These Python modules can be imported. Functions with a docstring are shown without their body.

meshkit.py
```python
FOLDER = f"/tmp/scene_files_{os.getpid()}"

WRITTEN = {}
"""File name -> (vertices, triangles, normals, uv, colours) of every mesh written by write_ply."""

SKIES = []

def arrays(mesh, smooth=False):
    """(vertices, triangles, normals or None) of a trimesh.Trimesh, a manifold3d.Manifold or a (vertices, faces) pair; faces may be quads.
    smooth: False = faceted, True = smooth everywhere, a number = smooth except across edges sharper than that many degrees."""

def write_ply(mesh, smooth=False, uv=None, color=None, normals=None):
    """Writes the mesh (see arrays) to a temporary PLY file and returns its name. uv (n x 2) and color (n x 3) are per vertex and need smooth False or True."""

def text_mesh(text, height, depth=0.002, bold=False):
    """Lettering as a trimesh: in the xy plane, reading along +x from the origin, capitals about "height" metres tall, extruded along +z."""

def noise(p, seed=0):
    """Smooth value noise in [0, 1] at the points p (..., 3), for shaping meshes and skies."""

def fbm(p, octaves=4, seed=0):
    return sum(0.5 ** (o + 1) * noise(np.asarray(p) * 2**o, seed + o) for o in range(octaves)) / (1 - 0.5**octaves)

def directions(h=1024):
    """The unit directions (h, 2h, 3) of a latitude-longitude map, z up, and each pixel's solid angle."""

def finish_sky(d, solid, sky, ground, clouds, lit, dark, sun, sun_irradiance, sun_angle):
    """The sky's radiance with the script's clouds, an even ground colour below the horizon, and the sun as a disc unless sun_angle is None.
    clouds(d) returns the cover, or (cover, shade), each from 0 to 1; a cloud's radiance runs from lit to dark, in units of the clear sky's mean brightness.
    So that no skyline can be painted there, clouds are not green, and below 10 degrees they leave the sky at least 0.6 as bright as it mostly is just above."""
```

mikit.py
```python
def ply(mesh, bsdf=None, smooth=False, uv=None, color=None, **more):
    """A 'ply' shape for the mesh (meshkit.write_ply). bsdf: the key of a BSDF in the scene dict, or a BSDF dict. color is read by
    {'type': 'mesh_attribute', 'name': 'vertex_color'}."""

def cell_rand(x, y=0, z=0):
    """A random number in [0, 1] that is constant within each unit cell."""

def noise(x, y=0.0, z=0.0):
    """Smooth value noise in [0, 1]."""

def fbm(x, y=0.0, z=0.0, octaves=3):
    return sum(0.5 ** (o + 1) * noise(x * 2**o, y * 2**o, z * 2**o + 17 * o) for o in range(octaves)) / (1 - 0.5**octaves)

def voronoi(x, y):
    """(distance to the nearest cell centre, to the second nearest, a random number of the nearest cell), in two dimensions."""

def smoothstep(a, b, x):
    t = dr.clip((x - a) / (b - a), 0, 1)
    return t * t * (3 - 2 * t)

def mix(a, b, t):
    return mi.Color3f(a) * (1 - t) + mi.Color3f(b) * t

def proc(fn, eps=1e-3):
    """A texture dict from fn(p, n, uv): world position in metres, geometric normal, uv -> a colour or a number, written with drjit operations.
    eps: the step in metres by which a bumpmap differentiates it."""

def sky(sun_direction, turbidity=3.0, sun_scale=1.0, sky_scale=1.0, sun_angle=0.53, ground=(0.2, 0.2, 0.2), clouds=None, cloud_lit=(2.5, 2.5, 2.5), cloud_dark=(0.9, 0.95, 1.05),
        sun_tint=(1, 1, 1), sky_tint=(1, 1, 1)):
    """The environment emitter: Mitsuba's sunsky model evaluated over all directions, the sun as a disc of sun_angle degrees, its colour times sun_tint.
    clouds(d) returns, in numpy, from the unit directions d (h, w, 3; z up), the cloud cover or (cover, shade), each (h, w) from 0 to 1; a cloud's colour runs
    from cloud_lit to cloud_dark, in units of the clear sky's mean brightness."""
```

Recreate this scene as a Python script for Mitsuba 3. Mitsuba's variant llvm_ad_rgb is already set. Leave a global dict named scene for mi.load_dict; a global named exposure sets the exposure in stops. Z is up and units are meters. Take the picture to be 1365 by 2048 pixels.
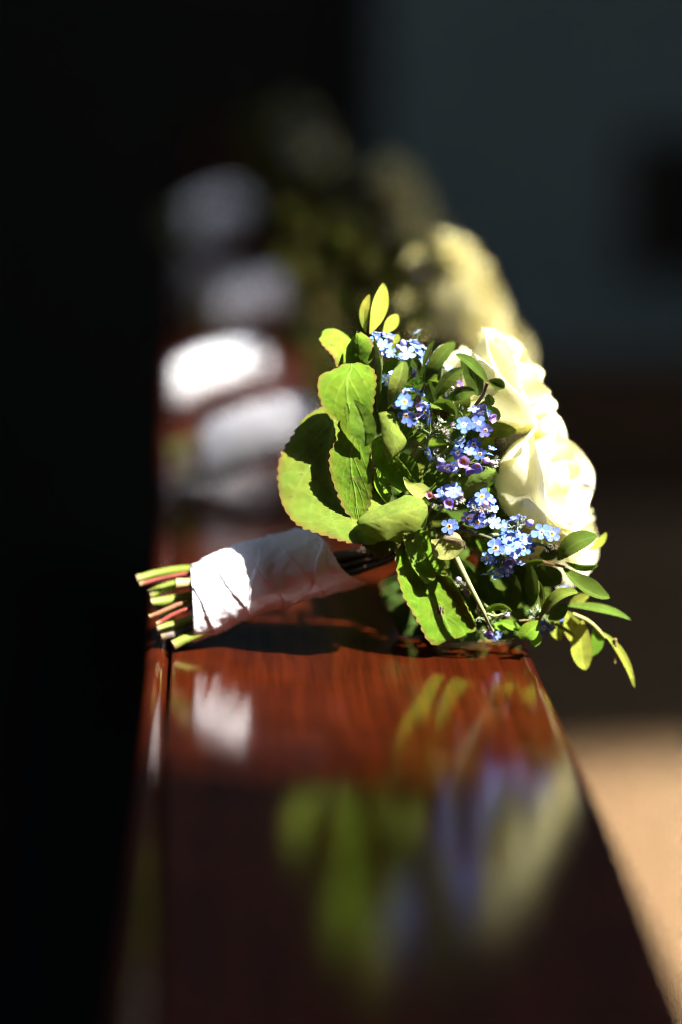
import math, random, numpy as np, trimesh, mitsuba as mi, drjit as dr, mikit, meshkit
from mikit import proc, fbm, noise, smoothstep, mix
T = mi.ScalarTransform4f
rng = np.random.default_rng(7)
scene, labels = {}, {}
exposure = 0.0

# ------------------------------------------------------------------ camera
F, CX, CY = 4836.0, 682.5, 1024.0              # 85 mm lens on an upright full frame, in photograph pixels
TH = math.atan(1144.0 / F); PSI = math.atan(264.5 / F * math.cos(TH))
FWD = np.array([math.sin(PSI) * math.cos(TH), math.cos(PSI) * math.cos(TH), -math.sin(TH)])
RIGHT = np.array([math.cos(PSI), -math.sin(PSI), 0.0])
UP = np.cross(RIGHT, FWD)
ZR = 0.95                                      # height of the rail's top above the floor

def ray(px, py):
    d = FWD * F + RIGHT * (px - CX) + UP * (CY - py)
    return d / np.linalg.norm(d)

EYE = np.array([0, 0, ZR]) - 1.16 * ray(672, 1300)
FOCUS = float(np.dot(np.array([0.0, -0.017, ZR + 0.07]) - EYE, FWD))
scene['camera'] = {'type': 'thinlens', 'fov': math.degrees(2 * math.atan(CY / F)), 'fov_axis': 'y', 'aperture_radius': 0.026, 'focus_distance': FOCUS,
                   'near_clip': 0.05, 'far_clip': 60.0, 'to_world': T().look_at(origin=EYE.tolist(), target=(EYE + FWD).tolist(), up=[0, 0, 1])}

HEAD = [0.0]                                   # the flower head leans this far towards the camera
def P(px, py, d=0.0):                          # the point of the upright plane y = d (+ lean) along a line of sight
    d = d + HEAD[0]; r = ray(px, py)
    return EYE + r * ((d - EYE[1]) / r[1])

def G(px, py, z=ZR):
    r = ray(px, py)
    return EYE + r * ((z - EYE[2]) / r[2])

PX = 1.14 / F                                  # metres per photograph pixel at the bouquet

# ------------------------------------------------------------------ light: a sunbeam through a high window, and that window's own sky light
SUN = np.array([0.45, -0.36, 0.83]); SUN /= np.linalg.norm(SUN)    # towards the sun
def sunbeam(name, target, reach, inner, energy, n=5, dist=9.0):
    a = np.cross(SUN, [0, 0, 1]); a /= np.linalg.norm(a); b = np.cross(SUN, a)
    cut = math.degrees(math.atan(reach / dist))
    for k in range(n):
        r, t = (0.0, 0.0) if k == 0 else (0.036, 2 * math.pi * k / (n - 1))
        o = np.asarray(target) + SUN * dist + a * r * math.cos(t) + b * r * math.sin(t)
        tg = np.asarray(target)
        scene[f'{name}_{k}'] = {'type': 'spot', 'to_world': T().look_at(origin=o.tolist(), target=tg.tolist(), up=[0.1, 1, 0.2]), 'cutoff_angle': cut, 'beam_width': cut * inner,
                                'intensity': {'type': 'rgb', 'value': [float(energy * dist ** 2 / n * c) for c in (1.0, 0.965, 0.90)]}}
sunbeam('sunbeam', [0.018, 0.020, ZR], 0.220, 0.52, 20.0, n=4)                # one pane of the window
sunbeam('sunbeam_far', [-0.005, 0.63, ZR], 0.30, 0.5, 18.0, n=1)        # the pane beside it, past the glazing bar
sunbeam('sunbeam_floor', [0.98, 1.48, 0.0], 1.0, 0.84, 33.0, n=1)

# ------------------------------------------------------------------ materials
def rgb(*c): return {'type': 'rgb', 'value': list(c)}
VC = {'type': 'mesh_attribute', 'name': 'vertex_color'}
scene['m_leaf_waxy'] = {'type': 'principledthin', 'base_color': VC, 'roughness': 0.34, 'spec_trans': 0.0, 'diff_trans': 0.55, 'eta': 1.5}
scene['m_leaf_thick'] = {'type': 'principledthin', 'base_color': VC, 'roughness': 0.34, 'spec_trans': 0.0, 'diff_trans': 0.22, 'eta': 1.5}
scene['m_leaf_soft'] = {'type': 'principledthin', 'base_color': VC, 'roughness': 0.6, 'spec_trans': 0.0, 'diff_trans': 0.7, 'eta': 1.4, 'sheen': 0.1}
scene['m_petal'] = {'type': 'principledthin', 'base_color': VC, 'roughness': 0.65, 'spec_trans': 0.0, 'diff_trans': 0.52, 'eta': 1.35}
scene['m_floret'] = {'type': 'principledthin', 'base_color': VC, 'roughness': 0.55, 'spec_trans': 0.0, 'diff_trans': 0.6, 'eta': 1.35}
scene['m_stem'] = {'type': 'twosided', 'bsdf': {'type': 'principled', 'base_color': VC, 'roughness': 0.5, 'specular': 0.4}}
scene['m_ribbon'] = {'type': 'twosided', 'bsdf': {'type': 'principled', 'base_color': VC, 'roughness': 0.5, 'specular': 0.45, 'sheen': 0.3}}

def wood_fn(p, n, uv):
    w = fbm(p.x * 9, p.y * 5, p.z * 5, 3)
    g = fbm(p.x * 260 + w * 7, p.y * 11, p.z * 60, 3)
    fig = fbm(p.x * 34 + p.y * 22 + w * 3, p.y * 34 - p.x * 12, 3.0, 3)
    fine = noise(p.x * 900, p.y * 30, p.z * 900)
    c = mix((0.078, 0.0128, 0.0036), (0.132, 0.0215, 0.0050), smoothstep(0.25, 0.75, g * 0.6 + fig * 0.4))
    return c * (0.75 + 0.3 * fine)
def wood_bump(p, n, uv):
    return fbm(p.x * 35, p.y * 9, p.z * 20, 2) * 0.5 + noise(p.x * 160, p.y * 30, p.z * 60) * 0.06
WOODTEX = proc(wood_fn)
scene['m_mahogany'] = {'type': 'bumpmap', 'arbitrary': proc(wood_bump, 2e-3), 'scale': 0.0004,
                       'bsdf': {'type': 'twosided', 'bsdf': {'type': 'roughplastic', 'diffuse_reflectance': WOODTEX, 'alpha': 0.026, 'int_ior': 1.6, 'nonlinear': True}}}

def floor_fn(p, n, uv):
    row = dr.floor(p.x / 0.12)
    t = mikit.cell_rand(row, dr.floor(p.y / 1.1 + mikit.cell_rand(row, 3) * 5), 1)
    g = fbm(p.x * 14, p.y * 2, 1.0, 2)
    c = mix((0.135, 0.081, 0.041), (0.18, 0.117, 0.065), g * 0.7 + t * 0.3)
    e = dr.abs(p.x / 0.12 - row - 0.5)
    return c * dr.select(e > 0.485, 0.55, 1.0)
scene['m_floorboards'] = {'type': 'twosided', 'bsdf': {'type': 'roughplastic', 'diffuse_reflectance': proc(floor_fn), 'alpha': 0.3}}
def plaster_fn(p, n, uv):
    return mix((0.058, 0.085, 0.089), (0.080, 0.110, 0.114), fbm(p.x * 5, p.y * 5, p.z * 5, 4))
scene['m_plaster'] = {'type': 'twosided', 'bsdf': {'type': 'diffuse', 'reflectance': proc(plaster_fn)}}
def oak_fn(p, n, uv):
    return mix((0.022, 0.012, 0.006), (0.052, 0.027, 0.013), fbm(p.x * 40, p.y * 40, p.z * 4, 3))
scene['m_dark_oak'] = {'type': 'twosided', 'bsdf': {'type': 'roughplastic', 'diffuse_reflectance': proc(oak_fn), 'alpha': 0.25}}
def near_black_fn(p, n, uv):
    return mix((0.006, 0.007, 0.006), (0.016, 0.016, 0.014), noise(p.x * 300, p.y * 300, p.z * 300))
scene['m_carpet'] = {'type': 'twosided', 'bsdf': {'type': 'diffuse', 'reflectance': proc(near_black_fn)}}  # near-black for the shaded floor at left; screen and board use it too

# ------------------------------------------------------------------ bookkeeping
count, MESH = {}, {}
def key_for(name, parent=None):
    base = f'{parent}__{name}' if parent else name
    n = count.get(base, 0); count[base] = n + 1
    return base if n == 0 else f'{base}_{n:03d}'

def put(name, mesh, bsdf, parent=None, color=None, smooth=True, label=None, uv=None):
    k = key_for(name, parent)
    if isinstance(mesh, trimesh.Trimesh): v, f = np.asarray(mesh.vertices), np.asarray(mesh.faces)
    else: v, f = mesh
    scene[k] = mikit.ply((v, f), bsdf, smooth=smooth, color=color, uv=uv); MESH[k] = (v, f, color)
    if label: labels[k] = {'label': label}
    return k

def grid_faces(nv, nu):
    i, j = np.meshgrid(np.arange(nv - 1), np.arange(nu - 1), indexing='ij')
    a = i * nu + j
    return np.stack([a, a + 1, a + nu + 1, a + nu], -1).reshape(-1, 4)

def catmull(pts, t):
    pts = np.asarray(pts, float); n = len(pts)
    if n == 2: return pts[0] + (pts[1] - pts[0]) * t[:, None]
    q = np.vstack([2 * pts[0] - pts[1], pts, 2 * pts[-1] - pts[-2]])
    # chord length spacing, so that the samples run evenly
    s = np.concatenate([[0], np.cumsum(np.linalg.norm(np.diff(pts, axis=0), axis=1))]); s /= s[-1]
    x = np.interp(t, s, np.arange(n)); i = np.clip(x.astype(int), 0, n - 2); f = (x - i)[:, None]
    p0, p1, p2, p3 = q[i], q[i + 1], q[i + 2], q[i + 3]
    return 0.5 * (2 * p1 + (p2 - p0) * f + (2 * p0 - 5 * p1 + 4 * p2 - p3) * f ** 2 + (3 * p1 - p0 - 3 * p2 + p3) * f ** 3)

def normals_of(V):
    du, dv = np.gradient(V, axis=1), np.gradient(V, axis=0)
    n = np.cross(du, dv); return n / np.maximum(np.linalg.norm(n, axis=-1, keepdims=True), 1e-12)

XL, XR = G(285, 1300)[0], G(1060, 1290)[0]
def rest(V, gap=0.0007):                       # nothing sinks into the rail
    on = (V[..., 0] > XL - 0.004) & (V[..., 0] < XR + 0.001)
    V[..., 2] = np.where(on, np.maximum(V[..., 2], ZR + gap), V[..., 2]); return V

def tube(pts, radii, sides=10, n=None, cap=True):
    pts = np.asarray(pts, float); n = n or max(8, 4 * len(pts))
    t = np.linspace(0, 1, n); c = catmull(pts, t)
    r = np.interp(t, np.linspace(0, 1, len(np.atleast_1d(radii))), np.atleast_1d(radii)) if np.ndim(radii) else np.full(n, radii)
    tg = np.gradient(c, axis=0); tg /= np.linalg.norm(tg, axis=1, keepdims=True)
    ref = np.array([0.13, 0.31, 0.94]); a = np.cross(tg, ref); a /= np.linalg.norm(a, axis=1, keepdims=True); b = np.cross(tg, a)
    an = np.arange(sides) * 2 * np.pi / sides
    V = c[:, None] + r[:, None, None] * (np.cos(an)[None, :, None] * a[:, None] + np.sin(an)[None, :, None] * b[:, None])
    i, j = np.meshgrid(np.arange(n - 1), np.arange(sides), indexing='ij')
    q = np.stack([i * sides + j, i * sides + (j + 1) % sides, (i + 1) * sides + (j + 1) % sides, (i + 1) * sides + j], -1).reshape(-1, 4)
    f = np.vstack([q[:, [0, 1, 2]], q[:, [0, 2, 3]]]); v = V.reshape(-1, 3)
    if cap:
        m = len(v); j = np.arange(sides)
        v = np.vstack([v, V[0], c[:1], V[-1], c[-1:]])
        f = np.vstack([f, np.stack([m + (j + 1) % sides, m + j, np.full(sides, m + sides)], 1),
                       np.stack([m + sides + 1 + j, m + sides + 1 + (j + 1) % sides, np.full(sides, m + 2 * sides + 1)], 1)])
    return v, f

# ------------------------------------------------------------------ leaves
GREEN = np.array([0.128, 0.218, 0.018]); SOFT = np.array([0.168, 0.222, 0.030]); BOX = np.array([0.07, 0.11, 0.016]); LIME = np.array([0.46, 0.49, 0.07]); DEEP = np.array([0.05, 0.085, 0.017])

def leaf_paint(V, base, U, W, kind, seed):
    """The leaf's own pigment: blade, paler veins, russet rim, spots."""
    m = meshkit.fbm(V * 260 + seed * 3.1, 3, seed) - 0.5
    c = base * (1 + 0.55 * m[..., None])
    yellow = meshkit.fbm(V * 90 + seed * 7.7, 2, seed + 5)[..., None]
    c = c * (1 - 0.35 * (yellow - 0.5) * np.array([-1.2, 0.2, 0.3]))
    x = np.abs(U - 0.5)
    vein = np.exp(-(x / 0.018) ** 2)
    k = {'round': 7, 'soft': 5}.get(kind, 9)
    ph = W * k - x * (3.2 if kind != 'round' else 4.5)
    lat = np.exp(-((ph - np.round(ph)) / 0.055) ** 2) * (x > 0.02) * np.clip(1.2 - 2 * x, 0, 1)
    amount = {'round': 0.34, 'soft': 0.26, 'box': 0.16}[kind]
    net = np.exp(-((meshkit.fbm(V * 170 + seed, 2, seed + 20) - 0.5) / 0.018) ** 2) * (0.45 if kind == 'round' else 0.25)
    lat = np.maximum(lat, net)
    v = np.clip(vein * 1.2 + lat * 0.8, 0, 1)[..., None] * amount
    c = c * (1 - v) + (base * 1.9 + 0.06) * v
    if kind == 'round':
        rim = np.clip(np.exp(-((0.5 - x) / 0.018)) + np.exp(-(W / 0.012)) + np.exp(-((1 - W) / 0.012)), 0, 1)
        wav = meshkit.noise(V * 120, seed + 2)
        r = (rim * np.clip(0.4 + wav * 0.9, 0, 1))[..., None]
        c = c * (1 - r) + np.array([0.20, 0.085, 0.035]) * r
        red = (np.clip((0.16 - (0.5 - x)) / 0.16, 0, 1) * np.clip(meshkit.noise(V * 45, seed + 9) * 2.6 - 1.3, 0, 1))[..., None] * 0.6
        c = c * (1 - red) + np.array([0.22, 0.11, 0.05]) * red
        sp = (meshkit.noise(V * 420, seed + 3) > 0.90)[..., None] * 0.6
        c = c * (1 - sp) + np.array([0.12, 0.06, 0.03]) * sp
    if kind == 'soft':
        fz = (meshkit.noise(V * 1500, seed + 4) ** 2)[..., None] * 0.08
        c = c + fz * np.array([0.5, 0.55, 0.4])
    return np.clip(c, 0.001, 0.95), vein, lat

def finish_leaf(V, U, W, base, kind, seed, parent, name, label, relief=1.0, hole=None, wave=0.0):
    N = normals_of(V)
    if wave: V = V + N * ((meshkit.fbm(V * 55 + seed, 2, seed) - 0.5) * wave)[..., None]
    c, vein, lat = leaf_paint(V, base, U, W, kind, seed)
    amp = {'round': 0.00030, 'soft': 0.00030, 'box': 0.00015}[kind] * relief
    V = V - N * ((vein * 1.0 + lat * 0.7) * amp)[..., None]
    V = V + N * ((meshkit.fbm(V * 330, 2, seed + 8) - 0.5) * amp * 1.6)[..., None]
    V = rest(V)
    f = grid_faces(*V.shape[:2]); v = V.reshape(-1, 3)
    if hole is not None:
        cen = v[f].mean(1); d = np.linalg.norm((cen - hole[0]) * np.array([1, 0.05, 0.75]), axis=1) + 0.0006 * np.sin(cen[:, 0] * 5000)
        f = f[d > hole[1]]
        d = np.linalg.norm((v - hole[0]) * np.array([1, 0.05, 0.75]), axis=1); cc = c.reshape(-1, 3)
        cc[d < hole[1] + 0.0006] = [0.3, 0.25, 0.12]; c = cc.reshape(c.shape)
    return put(name, (v, f), {'soft': 'm_leaf_soft', 'round': 'm_leaf_thick'}.get(kind, 'm_leaf_waxy'), parent, color=c.reshape(-1, 3), label=label)

seed_no = [10]
def loft(parent, A, B, base=GREEN, kind='round', bulge=0.004, nu=30, nv=90, teeth=0.0, name='leaf', label=None, hole=None, wave=0.0012, relief=1.0):
    """A leaf blade between two edge curves, each a list of (px, py, depth)."""
    seed_no[0] += 1; seed = seed_no[0]
    w, u = np.linspace(0, 1, nv), np.linspace(0, 1, nu)
    a, b = (catmull([P(*q) for q in E], w) for E in (A, B))
    U, W = np.meshgrid(u, w)
    V = a[:, None] * (1 - U[..., None]) + b[:, None] * U[..., None]
    N = normals_of(V)
    V = V + N * (bulge * np.sin(np.pi * U) ** 0.8 * (0.25 + 0.75 * np.sin(np.pi * np.clip(W, 0.02, 0.98)) ** 0.5))[..., None]
    if teeth:
        k = max(6, int(np.linalg.norm(np.diff(a, axis=0), axis=1).sum() / 0.0042))
        for col, sgn in ((0, -1), (-1, 1)):
            tooth = (np.abs(((w * k) % 1) - 0.35) * -2 + 0.8) * teeth * (0.4 + 1.2 * meshkit.noise(np.stack([w * k * 0.7, w * 0, w * 0], 1), seed + col))
            out = V[:, col] - V[:, 2 if col == 0 else -3]; out /= np.linalg.norm(out, axis=1, keepdims=True) + 1e-9
            for step, fall in ((0, 1.0), (1, 0.45)):
                V[:, col + (step if col == 0 else -step)] += out * (tooth * fall)[:, None]
    return finish_leaf(V, U, W, base, kind, seed, parent, name, label, hole=hole, wave=wave, relief=relief)

def blade(parent, b, t, width, base=BOX, kind='box', bend=(0, 0, 0), roll=0.0, fold=0.15, shape=1.0, twist=0.0, nu=15, nv=36, name='leaf', label=None, wave=0.0012, curl=0.0):
    """An oval leaf: base and tip (px, py, depth), full width in px, bend of the midrib's middle (px, px, metres), roll of the blade about the midrib in degrees."""
    seed_no[0] += 1; seed = seed_no[0]
    p0, p2 = P(*b), P(*t)
    mid = (p0 + p2) / 2 + (RIGHT * bend[0] - UP * bend[1]) * PX + FWD * bend[2]
    p1 = 2 * mid - (p0 + p2) / 2
    w, u = np.linspace(0, 1, nv), np.linspace(-1, 1, nu)
    c = (1 - w)[:, None] ** 2 * p0 + (2 * w * (1 - w))[:, None] * p1 + (w ** 2)[:, None] * p2
    tg = np.gradient(c, axis=0); tg /= np.linalg.norm(tg, axis=1, keepdims=True)
    view = (EYE - c); view /= np.linalg.norm(view, axis=1, keepdims=True)
    s = np.cross(tg, view); s /= np.linalg.norm(s, axis=1, keepdims=True); n = np.cross(s, tg)
    ang = np.radians(roll + twist * (w - 0.5))[:, None]
    s, n = s * np.cos(ang) + n * np.sin(ang), n * np.cos(ang) - s * np.sin(ang)
    prof = np.sin(np.pi * np.clip(w, 0, 1) ** shape) ** 0.72 * 0.97 + 0.03
    prof[-1] = 0.02
    hw = prof * width * PX / 2
    U, W = np.meshgrid((u + 1) / 2, w)
    V = c[:, None] + s[:, None] * (u[None, :, None] * hw[:, None, None]) + n[:, None] * ((np.abs(u[None]) ** 1.5 * fold + curl * u[None] ** 2) * hw[:, None])[..., None]
    return finish_leaf(V, U, W, base, kind, seed, parent, name, label, wave=wave)

# ------------------------------------------------------------------ forget-me-not flowers and buds
def frame(nv):
    """A frame whose z is nv, given as (right, up, towards the viewer)."""
    z = RIGHT * nv[0] + UP * nv[1] - FWD * nv[2]; z /= np.linalg.norm(z)
    x = np.cross([0.2, 0.3, 0.93], z); x /= np.linalg.norm(x)
    return np.stack([x, np.cross(z, x), z], 1)

BLUE, PALE, VIOLET, ROSY = np.array([0.155, 0.245, 0.68]), np.array([0.28, 0.40, 0.74]), np.array([0.26, 0.25, 0.68]), np.array([0.44, 0.27, 0.56])
EYE_Y, EYE_O, EYE_W = np.array([0.85, 0.60, 0.05]), np.array([0.55, 0.22, 0.03]), np.array([0.85, 0.82, 0.6])
def floret_mesh(r, tint, eye, seed, cup=0.15):
    g = np.random.default_rng(seed)
    nr, na = 9, 60
    R = np.array([0.0, 0.07, 0.12, 0.18, 0.25, 0.36, 0.55, 0.78, 1.0]); a = np.arange(na) * 2 * np.pi / na
    pet = np.round(a / (2 * np.pi / 5)) % 5; off = (a - np.round(a / (2 * np.pi / 5)) * (2 * np.pi / 5)) / (np.pi / 5)
    tilt, size = g.normal(0, 0.13, 5), g.normal(1, 0.06, 5)
    edge = (0.36 + 0.64 * (1 - np.abs(off) ** 2.6) ** 0.55) * size[pet.astype(int)]
    edge *= 1 - 0.05 * np.exp(-(off / 0.12) ** 2)
    X = np.zeros((nr, na, 3)); C = np.zeros((nr, na, 3))
    for i, q in enumerate(R):
        rr = np.where(q < 0.3, q, 0.3 + (q - 0.3) / 0.7 * (edge - 0.3))
        z = cup * rr ** 2 + tilt[pet.astype(int)] * np.clip(rr - 0.25, 0, 1) - 0.10 * (1 - np.abs(off)) * np.clip(rr - 0.3, 0, 1) + 0.12 * np.abs(off) ** 3 * np.clip(rr - 0.3, 0, 1) * np.sign(off)
        z = z + {0: -0.16, 1: -0.10, 2: 0.07, 3: 0.09, 4: 0.03}.get(i, 0.0)
        X[i] = np.stack([np.cos(a) * rr, np.sin(a) * rr, z], 1)
        col = tint * (0.92 + 0.16 * np.clip(rr, 0, 1))[:, None] * (1 + g.normal(0, 0.05, 5))[pet.astype(int)][:, None]
        if i <= 1: col = np.tile(eye * 0.30, (na, 1))
        elif i <= 3: col = np.tile(eye, (na, 1))
        elif i == 4: col = np.where((np.abs(off) > 0.55)[:, None], np.array([0.86, 0.86, 0.84]), np.array([0.62, 0.68, 0.82]))
        elif i == 5: col = np.where((np.abs(off) > 0.72)[:, None], np.array([0.75, 0.78, 0.88]), col)
        C[i] = col
    i, j = np.meshgrid(np.arange(nr - 1), np.arange(na), indexing='ij')
    f = np.stack([i * na + j, (i + 1) * na + j, (i + 1) * na + (j + 1) % na, i * na + (j + 1) % na], -1).reshape(-1, 4)
    return X.reshape(-1, 3) * r, f, np.clip(C.reshape(-1, 3), 0, 0.95)

def spikes(n, length, radius, g, spread=1.0):
    vs, fs = [], []
    for k in range(n):
        d = np.array([g.normal(0, spread), g.normal(0, spread), 0.9]); d /= np.linalg.norm(d)
        a = np.cross(d, [0.3, 0.8, 0.2]); a /= np.linalg.norm(a); b = np.cross(d, a)
        l = length * g.uniform(0.7, 1.15); w = radius * g.uniform(0.7, 1.2); bow = g.normal(0, 0.2) * l
        rows = [(0, w * 0.6), (l * 0.4, w), (l * 0.75, w * 0.7), (l, w * 0.08)]
        m = sum(map(len, vs)); ring = []
        for z, q in rows:
            c = d * z + a * bow * (z / l) ** 2
            ring += [c + q * (a * math.cos(t) + b * math.sin(t)) for t in (0, 2.09, 4.19)]
        vs.append(np.array(ring))
        for r in range(3):
            for s in range(3):
                p, q = m + r * 3 + s, m + r * 3 + (s + 1) % 3
                fs += [[p, q, q + 3], [p, q + 3, p + 3]]
    return np.vstack(vs), np.array(fs)

CALYX = np.array([0.20, 0.23, 0.13])
def bud_mesh(r, tint, seed):
    g = np.random.default_rng(seed)
    s = trimesh.creation.icosphere(2, 1.0); v = s.vertices.copy()
    v = v * np.array([0.8, 0.8, 1.15]) * (1 + 0.05 * np.sin(5 * np.arctan2(v[:, 1], v[:, 0]))[:, None]); top = v[:, 2] > -0.25
    c = np.where(top[:, None], tint * (1 + 0.25 * v[:, 2:3]), CALYX)
    v2, f2 = spikes(9, 1.7, 0.22, g, 0.55); v2 = v2 - [0, 0, 1.25]
    c2 = np.tile(CALYX * 1.25, (len(v2), 1)) * g.uniform(0.8, 1.3, (len(v2), 1))
    return np.vstack([v, v2]) * r, np.vstack([s.faces, f2 + len(v)]), np.clip(np.vstack([c, c2]), 0, 0.95)

def bell_mesh(r, tint, eye, seed):
    """A half-open flower: a five-lobed cup with a coloured throat."""
    na, nr = 40, 7
    a = np.arange(na) * 2 * np.pi / na; lobe = 0.5 + 0.5 * np.cos(5 * a)
    X, C = [], []
    for i, q in enumerate(np.linspace(0, 1, nr)):
        rr = 0.22 + 0.62 * q ** 0.7 + 0.14 * q * q * lobe; z = q * 0.95 - 0.55 + 0.2 * q * lobe
        X.append(np.stack([np.cos(a) * rr, np.sin(a) * rr, np.full(na, 0) + z], 1))
        C.append(np.tile(eye if i < 2 else tint * (0.8 + 0.3 * q), (na, 1)))
    i, j = np.meshgrid(np.arange(nr - 1), np.arange(na), indexing='ij')
    f = np.stack([i * na + j, (i + 1) * na + j, (i + 1) * na + (j + 1) % na, i * na + (j + 1) % na], -1).reshape(-1, 4)
    f = np.vstack([f[:, [0, 1, 2]], f[:, [0, 2, 3]], np.stack([np.zeros(na - 2, int), np.arange(1, na - 1), np.arange(2, na)], 1)])
    return np.vstack(X) * r, f, np.clip(np.vstack(C), 0, 0.95)

def local(v, nv, at, spin=0.0):
    c, s = math.cos(spin), math.sin(spin)
    return (v @ np.array([[c, s, 0], [-s, c, 0], [0, 0, 1]])) @ frame(nv).T + at

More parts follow.
